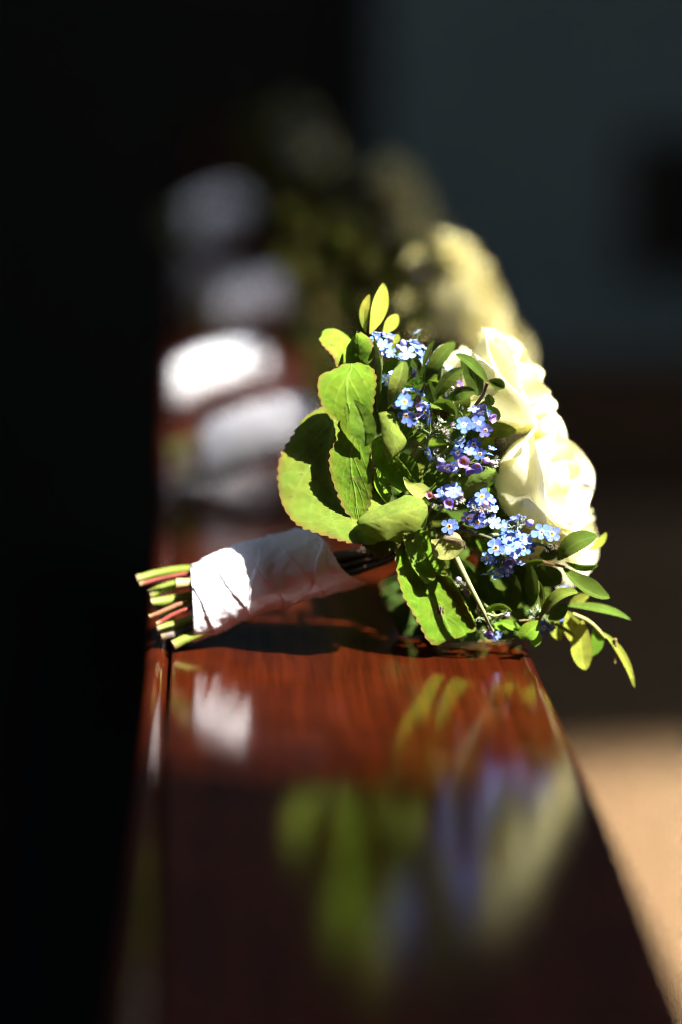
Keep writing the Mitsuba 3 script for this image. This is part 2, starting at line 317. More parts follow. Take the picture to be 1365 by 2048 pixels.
def sprig(parent, root, items, label=None, stem_r=0.0009):
    """A sprig of forget-me-not: root (px, py, depth) of its stalk; items (type, px, py, depth, normal, tint, eye, radius in px)."""
    k = key_for('forget_me_not_sprig', parent)
    if label: labels[k] = {'label': label}
    items = [(i[0], i[1], i[2], i[3] + 0.004, *i[4:]) for i in items]
    g = np.random.default_rng(int(root[0] * 3 + root[1]))
    items += [(i[0], i[1] + g.normal(0, 9), i[2] + g.normal(0, 9), i[3] + 0.0035, tuple(np.array(i[4]) + g.normal(0, 0.35, 3)), np.asarray(i[5]) * g.uniform(0.8, 1.1), i[6], i[7] * g.uniform(0.7, 0.95)) for i in items if i[0] == 'f' and len(items) > 8 and g.random() < 0.75]
    pr = P(*root); pts = [P(i[1], i[2], i[3]) for i in items]; hub = np.mean(pts, 0) * 0.72 + pr * 0.28 + FWD * 0.006
    vs, fs, at = [], [], 0
    for end, r0, r1 in [(None, stem_r * 1.4, stem_r)] + [(p, stem_r * 0.7, stem_r * 0.45) for p in pts]:
        line = [pr, (pr + hub) / 2 + np.array([0, 0, 0.002]), hub] if end is None else [hub, (hub + end) / 2 + FWD * 0.003, end + FWD * 0.0018]
        v, f = tube(line, [r0, r1], 6, 8); vs.append(v); fs.append(f + at); at += len(v)
    v, f = rest(np.vstack(vs)), np.vstack(fs)
    put('stalk', (v, f), 'm_stem', k, color=np.tile([0.13, 0.17, 0.06], (len(v), 1)) * rng.uniform(0.85, 1.15, (len(v), 1)))
    for n, (typ, px, py, d, nv, tint, eye, r) in enumerate(items):
        sd = int(px * 7 + py * 3)
        tint = np.asarray(tint) * np.random.default_rng(sd).uniform(0.9, 1.1, 3)
        if typ == 'f': v, f, c = floret_mesh(r * 0.93 * PX, tint, eye, sd, cup=0.12 + 0.2 * ((sd % 7) / 7)); nm, m = 'flower', 'm_floret'
        elif typ == 'c': v, f, c = bell_mesh(r * PX, tint, eye, sd); nm, m = 'half_open_flower', 'm_floret'
        elif typ == 'b': v, f, c = bud_mesh(r * PX, tint, sd); nm, m = 'bud', 'm_stem'
        else:
            g = np.random.default_rng(sd); v, f = spikes(16, 1.0, 0.10, g, 0.75); v = v * r * PX; nm, m = 'calyx', 'm_stem'
            c = np.tile(np.asarray(tint), (len(v), 1)) * g.uniform(0.75, 1.3, (len(v), 1))
        v = rest(local(v, nv, P(px, py, d), (sd % 63) / 10), 0.0004)
        put(nm, (v, f), m, k, color=np.clip(c, 0, 0.95))
    return k

# ------------------------------------------------------------------ roses
IVORY = np.array([0.94, 0.91, 0.66])
def rose(parent, centre, nv, size, seed, spin=0.0, openness=1.0, label=None):
    k = key_for('rose', parent)
    if label: labels[k] = {'label': label}
    g = np.random.default_rng(seed); M, at = frame(nv), P(*centre)
    layers = [(3, 0.20, 1.00, 1.50), (3, 0.42, 1.06, 1.45), (3, 0.64, 1.07, 1.38), (3, 0.84, 1.04, 1.32), (4, 1.00, 0.97, 1.12)]
    nu, nvv = 31, 24; n = 0
    for L, (num, R, H, wa) in enumerate(layers):
        for q in range(num):
            a0 = spin + q * 2 * np.pi / num + L * 0.7 + g.normal(0, 0.1)
            t, s = np.meshgrid(np.linspace(-1, 1, nu), np.linspace(0, 1, nvv))
            Rr, Hh = R * g.uniform(0.94, 1.06), H * g.uniform(0.93, 1.05)
            flare = max(0.0, (L - 1) / 3.0) * 0.25 * openness * g.uniform(0.6, 1.4)
            wid = wa * (0.35 + 0.65 * np.sin(np.pi * (0.10 + 0.56 * s)) ** 0.8)
            ang = a0 + t * wid
            prof = 0.24 + 0.76 * np.sin(np.pi * np.clip(s * 0.62, 0, 1)) ** 0.75
            rad = Rr * prof * (1 - 0.10 * (L < 2) * s) + 0.035 * t * (1 if q % 2 else -1) + 0.03 * L * (t + 1) / 10
            rim = np.clip((s - 0.72) / 0.28, 0, 1)
            point = 1 - 0.20 * np.abs(t) ** 2.2 + (0.035 * np.exp(-(t / 0.22) ** 2) if L >= 3 else 0)
            z = Hh * (s * point) * 1.5 - 0.55
            rad = rad + flare * rim ** 1.6
            z = z - flare * 0.55 * rim ** 2.2
            pp = np.stack([np.cos(ang), np.sin(ang), s * 1.6], -1) * 1.5 + seed + n * 3.7
            w1 = meshkit.fbm(pp, 2, seed + n) - 0.5; w2 = meshkit.noise(np.stack([t * 5, s * 1.5, s * 0 + n], -1), seed) - 0.5
            rad = rad + w1 * 0.075 * (0.3 + rim) + w2 * 0.010 * s
            V = np.stack([np.cos(ang) * rad, np.sin(ang) * rad, z + w1 * 0.05 * rim], -1)
            V = V.reshape(-1, 3) * size
            base = np.clip((0.30 - s) / 0.30, 0, 1)[..., None]
            c = IVORY * (1 - 0.10 * base) + base * np.array([-0.08, 0.0, -0.22]) - 0.05 * (w1[..., None]) * np.array([0, 0.3, 1])
            c = c * (1 + 0.02 * (4 - L) * np.array([0.0, -0.3, -1.6]))
            put('petal', (rest(V @ M.T + at), grid_faces(nvv, nu)), 'm_petal', k, color=np.clip(c.reshape(-1, 3), 0, 0.93)); n += 1
    # the green cup under the petals
    v, f = spikes(5, 0.9, 0.2, g, 1.1); v = v * size * np.array([1, 1, -0.45]) - np.array([0, 0, 0.45 * size])
    put('sepals', (v @ M.T + at, f), 'm_stem', k, color=np.tile(GREEN * 0.8, (len(v), 1)))
    return k

# ------------------------------------------------------------------ the setting
def box(x0, x1, y0, y1, z0, z1, bevel=0.0):
    if bevel:
        import manifold3d as m3
        pts = [m3.Manifold.cube((1e-4, 1e-4, 1e-4), True)]
        s = m3.Manifold.sphere(bevel, 16)
        cs = [s.translate((x, y, z)) for x in (x0 + bevel, x1 - bevel) for y in (y0 + bevel, y1 - bevel) for z in (z0 + bevel, z1 - bevel)]
        me = m3.Manifold.batch_hull(cs).to_mesh(); return me.vert_properties[:, :3], me.tri_verts
    b = trimesh.creation.box((x1 - x0, y1 - y0, z1 - z0)); b.apply_translation(((x0 + x1) / 2, (y0 + y1) / 2, (z0 + z1) / 2))
    return np.asarray(b.vertices), np.asarray(b.faces)

def extrude_profile(pts, y0, y1, step=0.05):
    pts = np.asarray(pts, float); ys = np.arange(y0, y1 + step, step)
    V = np.stack([np.stack([pts[:, 0], np.full(len(pts), y), pts[:, 1]], 1) for y in ys])
    return V.reshape(-1, 3), grid_faces(len(ys), len(pts))

def arc(cx, cz, r, a0, a1, n=10):
    a = np.radians(np.linspace(a0, a1, n)); return [(cx + r * math.cos(t), cz + r * math.sin(t)) for t in a]

scene['floor'] = mikit.ply((np.array([[-0.02, -3, 0], [6, -3, 0], [6, 9, 0], [-0.02, 9, 0.0]]), np.array([[0, 1, 2, 3]])), 'm_floorboards'); labels['floor'] = {'kind': 'structure', 'label': 'sunlit bare wooden floorboards to the right of the pew'}
scene['carpet'] = mikit.ply((np.array([[-6, -3, 0.004], [-0.03, -3, 0.004], [-0.03, 9, 0.004], [-6, 9, 0.004]]), np.array([[0, 1, 2, 3]])), 'm_carpet'); labels['carpet'] = {'kind': 'structure', 'label': 'near black sheet standing in for unlit floor to the left of the pew'}  # the floor's deep shade is put into this near-black colour

labels['church_pew'] = {'label': 'polished mahogany church pew whose glossy top rail carries the row of bouquets', 'category': 'pew'}
Y0, Y1 = -0.95, 3.4
GX = G(340, 1300)[0]                                       # the groove beside the left moulding
re = 0.006
top = [(GX + 0.0008, ZR - 0.012), (GX + 0.0009, ZR - 0.0011)] + arc(GX + 0.0020, ZR - 0.0011, 0.0011, 180, 90, 6) + [(x, ZR) for x in np.linspace(GX + 0.006, XR - re - 0.001, 10)] + arc(XR - re, ZR - re, re, 90, 0, 10) + [(XR, ZR - 0.03)] + arc(XR - 0.005, ZR - 0.033, 0.005, 0, -90, 6) + [(GX + 0.0008, ZR - 0.038)]
put('top_rail', extrude_profile(top[::-1], Y0, Y1), 'm_mahogany', 'church_pew', smooth=40)
mr = (GX - XL) / 2
bead = [(GX, ZR - 0.014), (GX + 0.0003, ZR - 0.0032)] + arc(XL + mr, ZR - mr * 0.9, mr * 0.98, 12, 178, 16) + [(XL + 0.001, ZR - 0.018)] + arc(XL + 0.006, ZR - 0.024, 0.005, 150, 270, 8) + [(GX, ZR - 0.036)]
put('edge_moulding', extrude_profile(bead[::-1], Y0, Y1), 'm_mahogany', 'church_pew', smooth=40)
put('back_panel', box(XL + 0.05, XR - 0.05, Y0, Y1, 0.004, ZR - 0.037), 'm_dark_oak', 'church_pew', smooth=False)
put('plinth', box(XL + 0.035, XR - 0.035, Y0, Y1, 0.006, 0.12), 'm_dark_oak', 'church_pew', smooth=False)

WY = 4.3
labels['church_wall'] = {'label': 'grey green plaster wall with a dark wooden dado in the blurred background', 'category': 'wall'}
wx = lambda px, z: G(px, CY, z)[0]
def wall_x(px): return P(px, 500, WY)[0]
def wall_z(py): return P(800, py, WY)[2]
put('plaster', box(wall_x(765), 4.5, WY, WY + 0.2, wall_z(720), 4.6), 'm_plaster', 'church_wall', smooth=False)
put('plaster', box(-5, wall_x(765) - 0.002, WY + 0.13, WY + 0.2, 0.0, 4.6), 'm_plaster', 'church_wall', smooth=False)
put('dado', box(wall_x(700), 4.5, WY - 0.03, WY + 0.22, 0.03, wall_z(720) - 0.002, 0.004), 'm_dark_oak', 'church_wall', smooth=30)
put('dado_rail', box(wall_x(700), 4.5, WY - 0.05, WY + 0.22, wall_z(720), wall_z(712), 0.003), 'm_dark_oak', 'church_wall', smooth=30)
labels['oak_screen'] = {'label': 'dark oak screen standing in shade left of the grey wall', 'category': 'screen'}
sx1 = wall_x(755)
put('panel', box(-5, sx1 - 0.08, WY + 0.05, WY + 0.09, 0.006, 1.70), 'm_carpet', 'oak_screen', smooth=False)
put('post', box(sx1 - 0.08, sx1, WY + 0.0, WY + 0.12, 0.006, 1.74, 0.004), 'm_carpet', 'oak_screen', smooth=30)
labels['notice_board'] = {'label': 'black unlit board hanging on the grey wall at the right edge', 'category': 'board'}
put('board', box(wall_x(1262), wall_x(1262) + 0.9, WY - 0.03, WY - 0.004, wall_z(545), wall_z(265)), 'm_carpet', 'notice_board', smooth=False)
put('frame', box(wall_x(1250), wall_x(1262) - 0.001, WY - 0.04, WY - 0.003, wall_z(552), wall_z(255), 0.003), 'm_dark_oak', 'notice_board', smooth=30)

# ------------------------------------------------------------------ the bouquet
B = 'bridal_bouquet'
labels[B] = {'label': 'sharp nearest bouquet of cream roses and blue forget-me-nots bound in white ribbon', 'category': 'bouquet', 'group': 'bouquets laid in a row along the pew rail'}

# stems, cut ends to the left
STEMS = [(275, 1157, .030, 352, 1141, 8, 0), (300, 1189, .026, 362, 1166, 9, 0), (303, 1206, .022, 372, 1193, 9, 0), (320, 1234, .020, 374, 1216, 8, 0), (316, 1260, .014, 386, 1238, 10, 0),
         (322, 1274, .012, 390, 1256, 9, 2), (346, 1292, .006, 394, 1268, 10, 0), (279, 1169, .020, 362, 1150, 4.5, 1), (299, 1234, .010, 376, 1203, 4.5, 3), (314, 1248, .006, 384, 1214, 4.5, 1), (352, 1168, .012, 420, 1160, 10, 4), (310, 1215, .034, 372, 1200, 9, 0), (306, 1180, .036, 372, 1170, 8, 0), (330, 1262, .030, 392, 1240, 9, 0)]
COLS = [np.array([0.19, 0.24, 0.032]), np.array([0.22, 0.045, 0.03]), np.array([0.13, 0.10, 0.075]), np.array([0.25, 0.11, 0.055]), np.array([0.32, 0.27, 0.11])]
for i, (x0, y0, d0, x1, y1, r, ci) in enumerate(STEMS):
    g = np.random.default_rng(100 + i); d0 -= 0.007
    ex = 740 + g.uniform(-20, 30); ey = 1110 + (y1 - 1205) * 0.30 + g.uniform(-5, 5)
    mx, my = 0.5 * (x1 + ex), 1154 + (y1 - 1208) * 0.5
    pts = [P(x0, y0, d0), P(x1, y1, d0 + 0.003), P(mx, my, 0.015 + (d0 - 0.012) * 0.35), P(ex, ey, 0.016 + (d0 - 0.012) * 0.3), P(ex + 80, ey - 45, 0.016)]
    v, f = tube(pts, [r * PX * 1.05, r * PX * 0.95, r * PX * 0.8, r * PX * 0.7, r * PX * 0.6], 14, 44)
    c = np.tile(COLS[ci], (len(v), 1)) * (1 + 0.5 * (meshkit.fbm(v * np.array([300, 900, 900]), 3, i) - 0.5))[:, None]
    far = np.clip((v[:, 0] - P(610, 1100, .0)[0]) / 0.012, 0, 1)[:, None]; c = c * (1 - far) + np.array([0.06, 0.042, 0.022]) * far   # shade past the wrap, put into the stalk colour
    m = 14 * 44; ring = np.linalg.norm(v[m + 14] - v, axis=1) < r * PX * 1.25
    c[ring] = np.array([0.34, 0.25, 0.12]) * (0.8 + 0.4 * g.random())
    v = v + (meshkit.fbm(v * 160, 2, i + 30) - 0.5)[:, None] * 0.0012
    put('stem', (rest(v, 0.0003), f), 'm_stem', B, color=np.clip(c, 0.003, 0.9), smooth=45 if False else True)

# the ribbon wrap: one wound sheet whose overlapping turns step over each other
def ribbon(parent):
    nv, nu = 150, 120
    w = np.linspace(0, 1, nv); th = np.linspace(0, 2 * np.pi, nu)
    ax = catmull([P(384, 1211, .013), P(470, 1170, .014), P(570, 1138, .015), P(668, 1112, .016)], w)
    tg = np.gradient(ax, axis=0); tg /= np.linalg.norm(tg, axis=1, keepdims=True)
    a = np.cross(tg, UP); a /= np.linalg.norm(a, axis=1, keepdims=True); b = np.cross(a, tg)      # a: away or towards, b: up
    r = np.interp(w, [0, 0.04, 0.25, 0.6, 0.9, 1], [71, 72, 75, 75, 72, 71]) * PX
    W, H = np.meshgrid(w, th, indexing='ij')
    # each turn of the ribbon lies over the one before: a saw-tooth along a slanted helix, irregular
    wob = (meshkit.noise(np.stack([W * 3, np.cos(H), np.sin(H)], -1), 3) - 0.5)
    q = W * 4.1 + 0.42 * np.sin(H - 0.6) + wob * 0.35
    saw = (q % 1.0)
    step = np.exp(-saw / 0.22) * 0.0008 - np.exp(-(1 - saw) / 0.06) * 0.0001
    q2 = W * 2.3 - 0.62 * np.sin(H + 0.9) + wob * 0.5 + 0.3
    step2 = np.exp(-(q2 % 1.0) / 0.2) * 0.0006
    cr = meshkit.fbm(np.stack([W * 9 + np.cos(H) * 2.2, np.cos(H) * 2.5 + W * 3, np.sin(H) * 2.5 - W * 3], -1), 4, 5) - 0.5
    fine = meshkit.fbm(np.stack([W * 26 + np.sin(H) * 5, np.cos(H) * 3 + W * 9, np.sin(H) * 3], -1), 2, 8) - 0.5
    # the open edge at the left, turned slightly out
    R = r[:, None] + step + step2 + cr * 0.0018 + fine * 0.0004
    sag = 1 - 0.05 * np.cos(2 * H)
    slant = (0.0075 * np.sin(H + 0.25) * np.exp(-W * 5) - 0.010 * np.sin(H) * np.exp(-(1 - W) * 5) + 0.002 * np.sin(3 * H) * np.exp(-(1 - W) * 9))
    V = ax[:, None] + (np.cos(H) * R * sag)[..., None] * a[:, None] + (np.sin(H) * R)[..., None] * b[:, None] + slant[..., None] * tg[:, None]
    inner = V[:1] * 1.0; cen = ax[:1][:, None]
    lip = [cen + (V[:1] - cen) * k + tg[0] * dz for k, dz in ((0.90, 0.006), (0.955, 0.0012), (0.985, 0.0))]
    lip2 = [ax[-1] + (V[-1:] - ax[-1]) * k + tg[-1] * dz for k, dz in ((0.98, 0.0), (0.90, -0.008))]
    V = np.concatenate(lip + [V] + lip2, 0)
    rest(V)
    c = np.tile([0.80, 0.77, 0.79], (V.shape[0] * nu, 1)) * (1 + 0.03 * (meshkit.noise(V.reshape(-1, 3) * 900, 2) - 0.5))[:, None]
    put('ribbon', (V.reshape(-1, 3), grid_faces(V.shape[0], nu)), 'm_ribbon', parent, color=np.clip(c, 0, 0.9), label='white satin ribbon wound round the stems')
ribbon(B)

HEAD[0] = -0.014
# roses
rose(B, (1052, 976, 0.030), (0.84, 0.16, 0.42), 0.0250, 3, spin=0.4, label='largest cream rose in the middle of the right side')
rose(B, (984, 790, 0.045), (0.72, 0.52, 0.22), 0.0240, 5, spin=1.1, label='upper cream rose with a rolled petal')
rose(B, (1100, 1086, 0.060), (0.85, -0.25, 0.35), 0.0190, 8, spin=2.0, label='lowest cream rose half hidden by leaves')
rose(B, (985, 1058, 0.052), (0.4, -0.1, 0.7), 0.0180, 9, spin=0.2, label='cream rose in shade behind the blue flowers')
rose(B, (940, 782, 0.075), (0.4, 0.85, 0.2), 0.0175, 12, spin=0.9, label='cream rose at the back of the bouquet')
rose(B, (1035, 1010, 0.105), (0.8, -0.1, -0.4), 0.0230, 14, spin=0.3)

# the large toothed collar leaves
loft(B, [(668, 800, .026), (612, 833, .022), (585, 870, .018), (563, 910, .013), (556, 950, .008), (564, 1003, .002), (590, 1045, -.005), (635, 1066, -.011), (690, 1083, -.015), (748, 1090, -.016)],
     [(690, 806, .026), (720, 830, .025), (735, 860, .024), (745, 900, .021), (752, 940, .018), (765, 980, .014), (782, 1010, .008), (798, 1040, .002), (806, 1065, -.005), (800, 1088, -.011)],
     base=GREEN * np.array([0.95, 0.74, 1.25]), bulge=-0.004, teeth=0.0011, nu=60, nv=110, wave=0.0030, relief=1.3, label='large round toothed leaf with a russet rim at the left')
loft(B, [(690, 727, .010), (664, 741, .007), (642, 750, .005), (636, 770, .003), (641, 798, .001), (654, 822, .000), (671, 838, .000), (679, 856, .000), (675, 880, -.001), (663, 900, -.002), (660, 925, -.003), (664, 955, -.004), (678, 992, -.005), (690, 1020, -.006), (716, 1047, -.007)],
     [(716, 725, .010), (742, 734, .006), (752, 752, .002), (751, 775, -.001), (748, 800, -.002), (744, 830, -.003), (742, 855, -.004), (742, 880, -.005), (742, 905, -.006), (743, 930, -.007), (744, 960, -.008), (744, 985, -.008), (741, 1006, -.008), (735, 1025, -.008), (720, 1047, -.007)],
     base=0.88 * GREEN, bulge=0.0012, teeth=0.0008, nu=60, nv=130, wave=0.0012, label='large bright green toothed leaf with a narrow waist')
loft(B, [(797, 1040, 0.01), (791, 1074, 0.006), (792, 1112, 0.002), (797, 1157, -0.001), (808, 1192, -0.003), (823, 1220, -0.004), (839, 1246, -0.0045), (851, 1272, -0.005), (863, 1287, -0.005), (876, 1291, -0.004)],
     [(846, 1040, 0.013), (866, 1074, 0.01), (880, 1112, 0.006), (894, 1150, 0.003), (912, 1186, 0.001), (927, 1210, 0.0), (939, 1228, -0.0005), (952, 1250, -0.001), (946, 1264, -0.002), (922, 1274, -0.003)],
     base=0.88 * GREEN * np.array([0.98, 1.0, 0.9]), bulge=0.0015, teeth=0.0008, nu=56, nv=100, wave=0.0003, relief=0.6, hole=(P(884, 1232, -0.009), 0.0014), label='lowest toothed leaf with a small hole, its tip on the rail')
loft(B, [(868, 1146, .003), (893, 1172, .0015), (917, 1205, .000), (934, 1232, -.001), (948, 1256, -.0015)],
     [(876, 1150, .002), (900, 1154, -.001), (918, 1178, -.002), (932, 1210, -.003), (952, 1250, -.003)], base=GREEN * 1.05, bulge=0.002, teeth=0.0005, nu=24, nv=50, wave=0.001)
# small serrated leaf and wavy ones behind the top
loft(B, [(755, 930, .010), (749, 945, .008), (749, 970, .006), (758, 988, .005), (774, 1006, .005)], [(768, 930, .016), (776, 950, .016), (780, 970, .015), (784, 988, .013), (778, 1006, .008)], base=GREEN * 1.1, bulge=0.002, teeth=0.0007, nu=24, nv=50)
loft(B, [(638, 677, .030), (645, 690, .028), (657, 703, .026), (668, 716, .024), (673, 734, .024)], [(643, 669, .045), (672, 666, .050), (688, 678, .050), (702, 690, .050), (700, 732, .046)], base=GREEN * 1.25, bulge=-0.006, nu=34, nv=50, teeth=0.0005, label='wavy light green leaf at the top left')
loft(B, [(692, 742, .026), (694, 700, .026), (704, 678, .024), (718, 663, .022)], [(748, 742, .020), (750, 705, .018), (742, 680, .018), (722, 663, .020)], base=GREEN * 0.9, bulge=0.004, nu=26, nv=40)
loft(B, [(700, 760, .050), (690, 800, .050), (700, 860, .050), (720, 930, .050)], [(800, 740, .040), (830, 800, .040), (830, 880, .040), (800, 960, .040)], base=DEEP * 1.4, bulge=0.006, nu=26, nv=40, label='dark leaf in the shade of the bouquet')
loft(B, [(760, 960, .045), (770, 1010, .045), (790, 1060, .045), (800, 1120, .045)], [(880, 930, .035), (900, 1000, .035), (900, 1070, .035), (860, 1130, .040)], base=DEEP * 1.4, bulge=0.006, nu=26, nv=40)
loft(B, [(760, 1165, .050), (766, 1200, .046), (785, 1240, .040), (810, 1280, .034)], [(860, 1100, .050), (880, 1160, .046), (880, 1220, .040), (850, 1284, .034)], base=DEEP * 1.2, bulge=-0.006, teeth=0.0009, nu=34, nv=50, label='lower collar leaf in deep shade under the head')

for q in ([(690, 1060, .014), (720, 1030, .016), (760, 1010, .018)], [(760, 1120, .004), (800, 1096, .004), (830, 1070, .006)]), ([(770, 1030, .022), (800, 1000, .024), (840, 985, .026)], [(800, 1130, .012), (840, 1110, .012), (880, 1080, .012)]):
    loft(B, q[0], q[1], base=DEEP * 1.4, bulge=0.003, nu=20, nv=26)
# the soft hairy leaves of the forget-me-nots
loft(B, [(720, 1046, -.012), (732, 1024, -.012), (768, 1010, -.012), (798, 996, -.011), (815, 990, -.009), (838, 996, -.006)],
     [(722, 1052, -.013), (740, 1073, -.018), (768, 1082, -.021), (800, 1068, -.020), (834, 1062, -.018), (856, 1030, -.010)], base=SOFT, kind='soft', bulge=0.007, nu=30, nv=60, label='broad pale hairy leaf lying across the collar')
loft(B, [(826, 1010, -.002), (838, 1006, -.006), (850, 1012, -.008)], [(834, 1062, -.006), (850, 1056, -.010), (858, 1030, -.010)], base=SOFT * 0.9, kind='soft', bulge=-0.003, nu=18, nv=26)
loft(B, [(806, 1056, .006), (808, 1082, .003), (820, 1124, -.001), (840, 1154, -.003), (852, 1169, -.0035)], [(836, 1060, .008), (843, 1084, .004), (858, 1118, .001), (872, 1146, -.0015), (868, 1163, -.003)], base=SOFT * np.array([0.95, 1.05, 0.85]), kind='soft', bulge=0.003, nu=24, nv=50)
loft(B, [(757, 826, -.004), (763, 862, -.009), (767, 898, -.012), (777, 926, -.011)], [(788, 824, -.004), (800, 858, -.009), (813, 886, -.012), (780, 924, -.011)], base=SOFT, kind='soft', bulge=-0.003, nu=24, nv=44, label='folded hairy leaf below the yellow-eyed flowers')
blade(B, (729, 893, -.0065), (706, 800, -.0050), 52, base=GREEN * 1.0, kind='soft', bend=(9, 4, -.0012), roll=12, fold=0.18)
blade(B, (776, 818, -.003), (808, 722, -.002), 36, base=SOFT * 0.95, kind='soft', bend=(3, 0, -.006), roll=25, fold=0.25, shape=1.35)
blade(B, (754, 824, .002), (748, 668, .010), 26, base=SOFT * 0.8, kind='soft', bend=(10, 0, .0), roll=62, fold=0.3)
loft(B, [(742, 884, .004), (750, 925, .006), (775, 960, .006), (800, 985, .002)], [(766, 872, .000), (785, 905, .002), (812, 935, .000), (838, 968, -.002)], base=GREEN * 0.95, kind='soft', bulge=0.004, nu=24, nv=44, wave=0.005)
loft(B, [(806, 955, -.004), (812, 975, -.007), (828, 992, -.009), (843, 998, -.009)], [(810, 953, -.004), (826, 966, -.003), (845, 966, -.003), (864, 980, -.005)], base=np.array([0.27, 0.32, 0.07]), kind='soft', bulge=0.002, nu=22, nv=34)
loft(B, [(925, 956, .002), (948, 940, -.002), (972, 935, -.005), (992, 940, -.006)], [(920, 1000, .002), (945, 995, -.002), (972, 976, -.005), (992, 942, -.006)], base=SOFT * 0.8, kind='soft', bulge=0.004, nu=24, nv=40, label='hairy leaf with a browned tip against the large rose')
loft(B, [(850, 948, .006), (862, 965, .004), (880, 975, .002)], [(868, 938, .010), (885, 948, .008), (905, 958, .006)], base=SOFT * 0.9, kind='soft', bulge=0.003, nu=18, nv=26)
blade(B, (840, 990, .004), (905, 925, .006), 46, base=GREEN * 0.7, kind='soft', roll=30, fold=0.3)
blade(B, (800, 905, .010), (835, 965, .006), 50, base=GREEN * 0.75, kind='soft', roll=-30, fold=0.3)
blade(B, (800, 880, .012), (870, 830, .008), 44, base=GREEN * 0.7, kind='soft', roll=20, fold=0.3)
blade(B, (830, 870, .010), (852, 790, .006), 40, base=GREEN * 0.85, kind='soft', roll=-25, fold=0.2)
blade(B, (812, 800, .012), (845, 752, .008), 34, base=GREEN * 1.0, kind='soft', roll=15, fold=0.2)
blade(B, (820, 760, .02), (788, 690, .020), 36, base=GREEN * 1.1, kind='soft', roll=10, fold=0.2)
# dried, folded leaf and the pale stalk hanging from it
loft(B, [(864, 1078, -.004), (866, 1098, -.006), (870, 1122, -.006)], [(918, 1074, -.006), (932, 1090, -.009), (910, 1113, -.010)], base=np.array([0.26, 0.27, 0.075]), kind='soft', bulge=0.004, nu=24, nv=30, wave=0.004, label='crumpled yellowing leaf with a dried edge')
loft(B, [(884, 1076, -.008), (905, 1068, -.010), (922, 1074, -.011)], [(900, 1084, -.010), (920, 1088, -.012), (932, 1102, -.010)], base=np.array([0.30, 0.25, 0.14]), kind='soft', bulge=0.003, nu=20, nv=30, wave=0.007)

# box-like small glossy leaves, upper right
for b, t, wd, base, bend, roll, fold, shape in [
    ((846, 743, -.006), (871, 679, -.006), 15, BOX * 0.9, (-3, 0, 0), 30, 0.2, 1.2), ((851, 766, -.008), (911, 684, -.010), 34, BOX * 1.15, (-5, -3, -.004), 25, 0.25, 1.25), ((842, 742, -.004), (826, 716, -.004), 22, BOX * 1.1, (0, 0, 0), 20, 0.2, 1.2),
    ((872, 800, -.006), (927, 736, -.008), 32, BOX * 1.0, (-7, -5, -.003), -25, 0.25, 1.25), ((893, 806, -.008), (951, 783, -.010), 28, BOX * 1.0, (-3, -7, -.003), -20, 0.3, 1.25), ((866, 807, -.006), (912, 832, -.008), 30, GREEN * 1.1, (6, -9, -.003), -35, 0.3, 1.1),
    ((976, 764, -.004), (911, 708, .000), 24, BOX * 0.95, (-2, -8, -.003), -35, 0.3, 0.9), ((957, 792, .002), (922, 716, .006), 36, BOX * 0.9, (8, 0, 0), 20, 0.2, 0.9), ((975, 762, -.004), (1009, 777, -.006), 26, BOX * 1.0, (3, -3, 0), -20, 0.3, 1.3),
    ((980, 813, .000), (978, 788, -.002), 22, BOX * 0.95, (2, 0, 0), 30, 0.2, 1.2), ((972, 812, .006), (996, 842, .004), 26, BOX * 1.25, (5, 0, 0), -20, 0.2, 1.0), ((870, 810, .002), (858, 768, -.002), 30, BOX * 1.4, (0, 0, 0), 20, 0.2, 1.1),
    ((842, 790, .004), (862, 762, .002), 24, GREEN * 1.15, (0, 0, 0), -15, 0.2, 1.2), ((840, 770, .010), (852, 730, .008), 26, BOX * 1.2, (0, 0, 0), 25, 0.2, 1.1), ((855, 852, .004), (842, 808, .004), 30, BOX * 1.5, (0, 0, 0), 25, 0.25, 1.1)]:
    blade(B, b, t, wd, base=base, bend=bend, roll=roll, fold=fold, shape=shape)
BRIGHT = []
# young lime leaves that stand up at the top
for b, t, wd, base, bend, roll in [((740, 668, .030), (767, 566, .036), 34, LIME, (6, 2, 0), 12), ((733, 666, .034), (740, 589, .038), 22, LIME * 0.85, (-7, 0, 0), 25), ((766, 668, .036), (795, 628, .038), 26, LIME, (2, 0, 0), -10), ((788, 690, .030), (797, 668, .030), 16, LIME * 0.9, (0, 0, 0), 0), ((792, 716, .026), (790, 686, .026), 16, LIME * 0.85, (0, 0, 0), 20), ((768, 748, .024), (785, 720, .022), 24, GREEN * 1.3, (0, 0, 0), 0)]:
    BRIGHT.append(blade(B, b, t, wd, base=base, bend=bend, roll=roll, fold=0.12, shape=1.2))
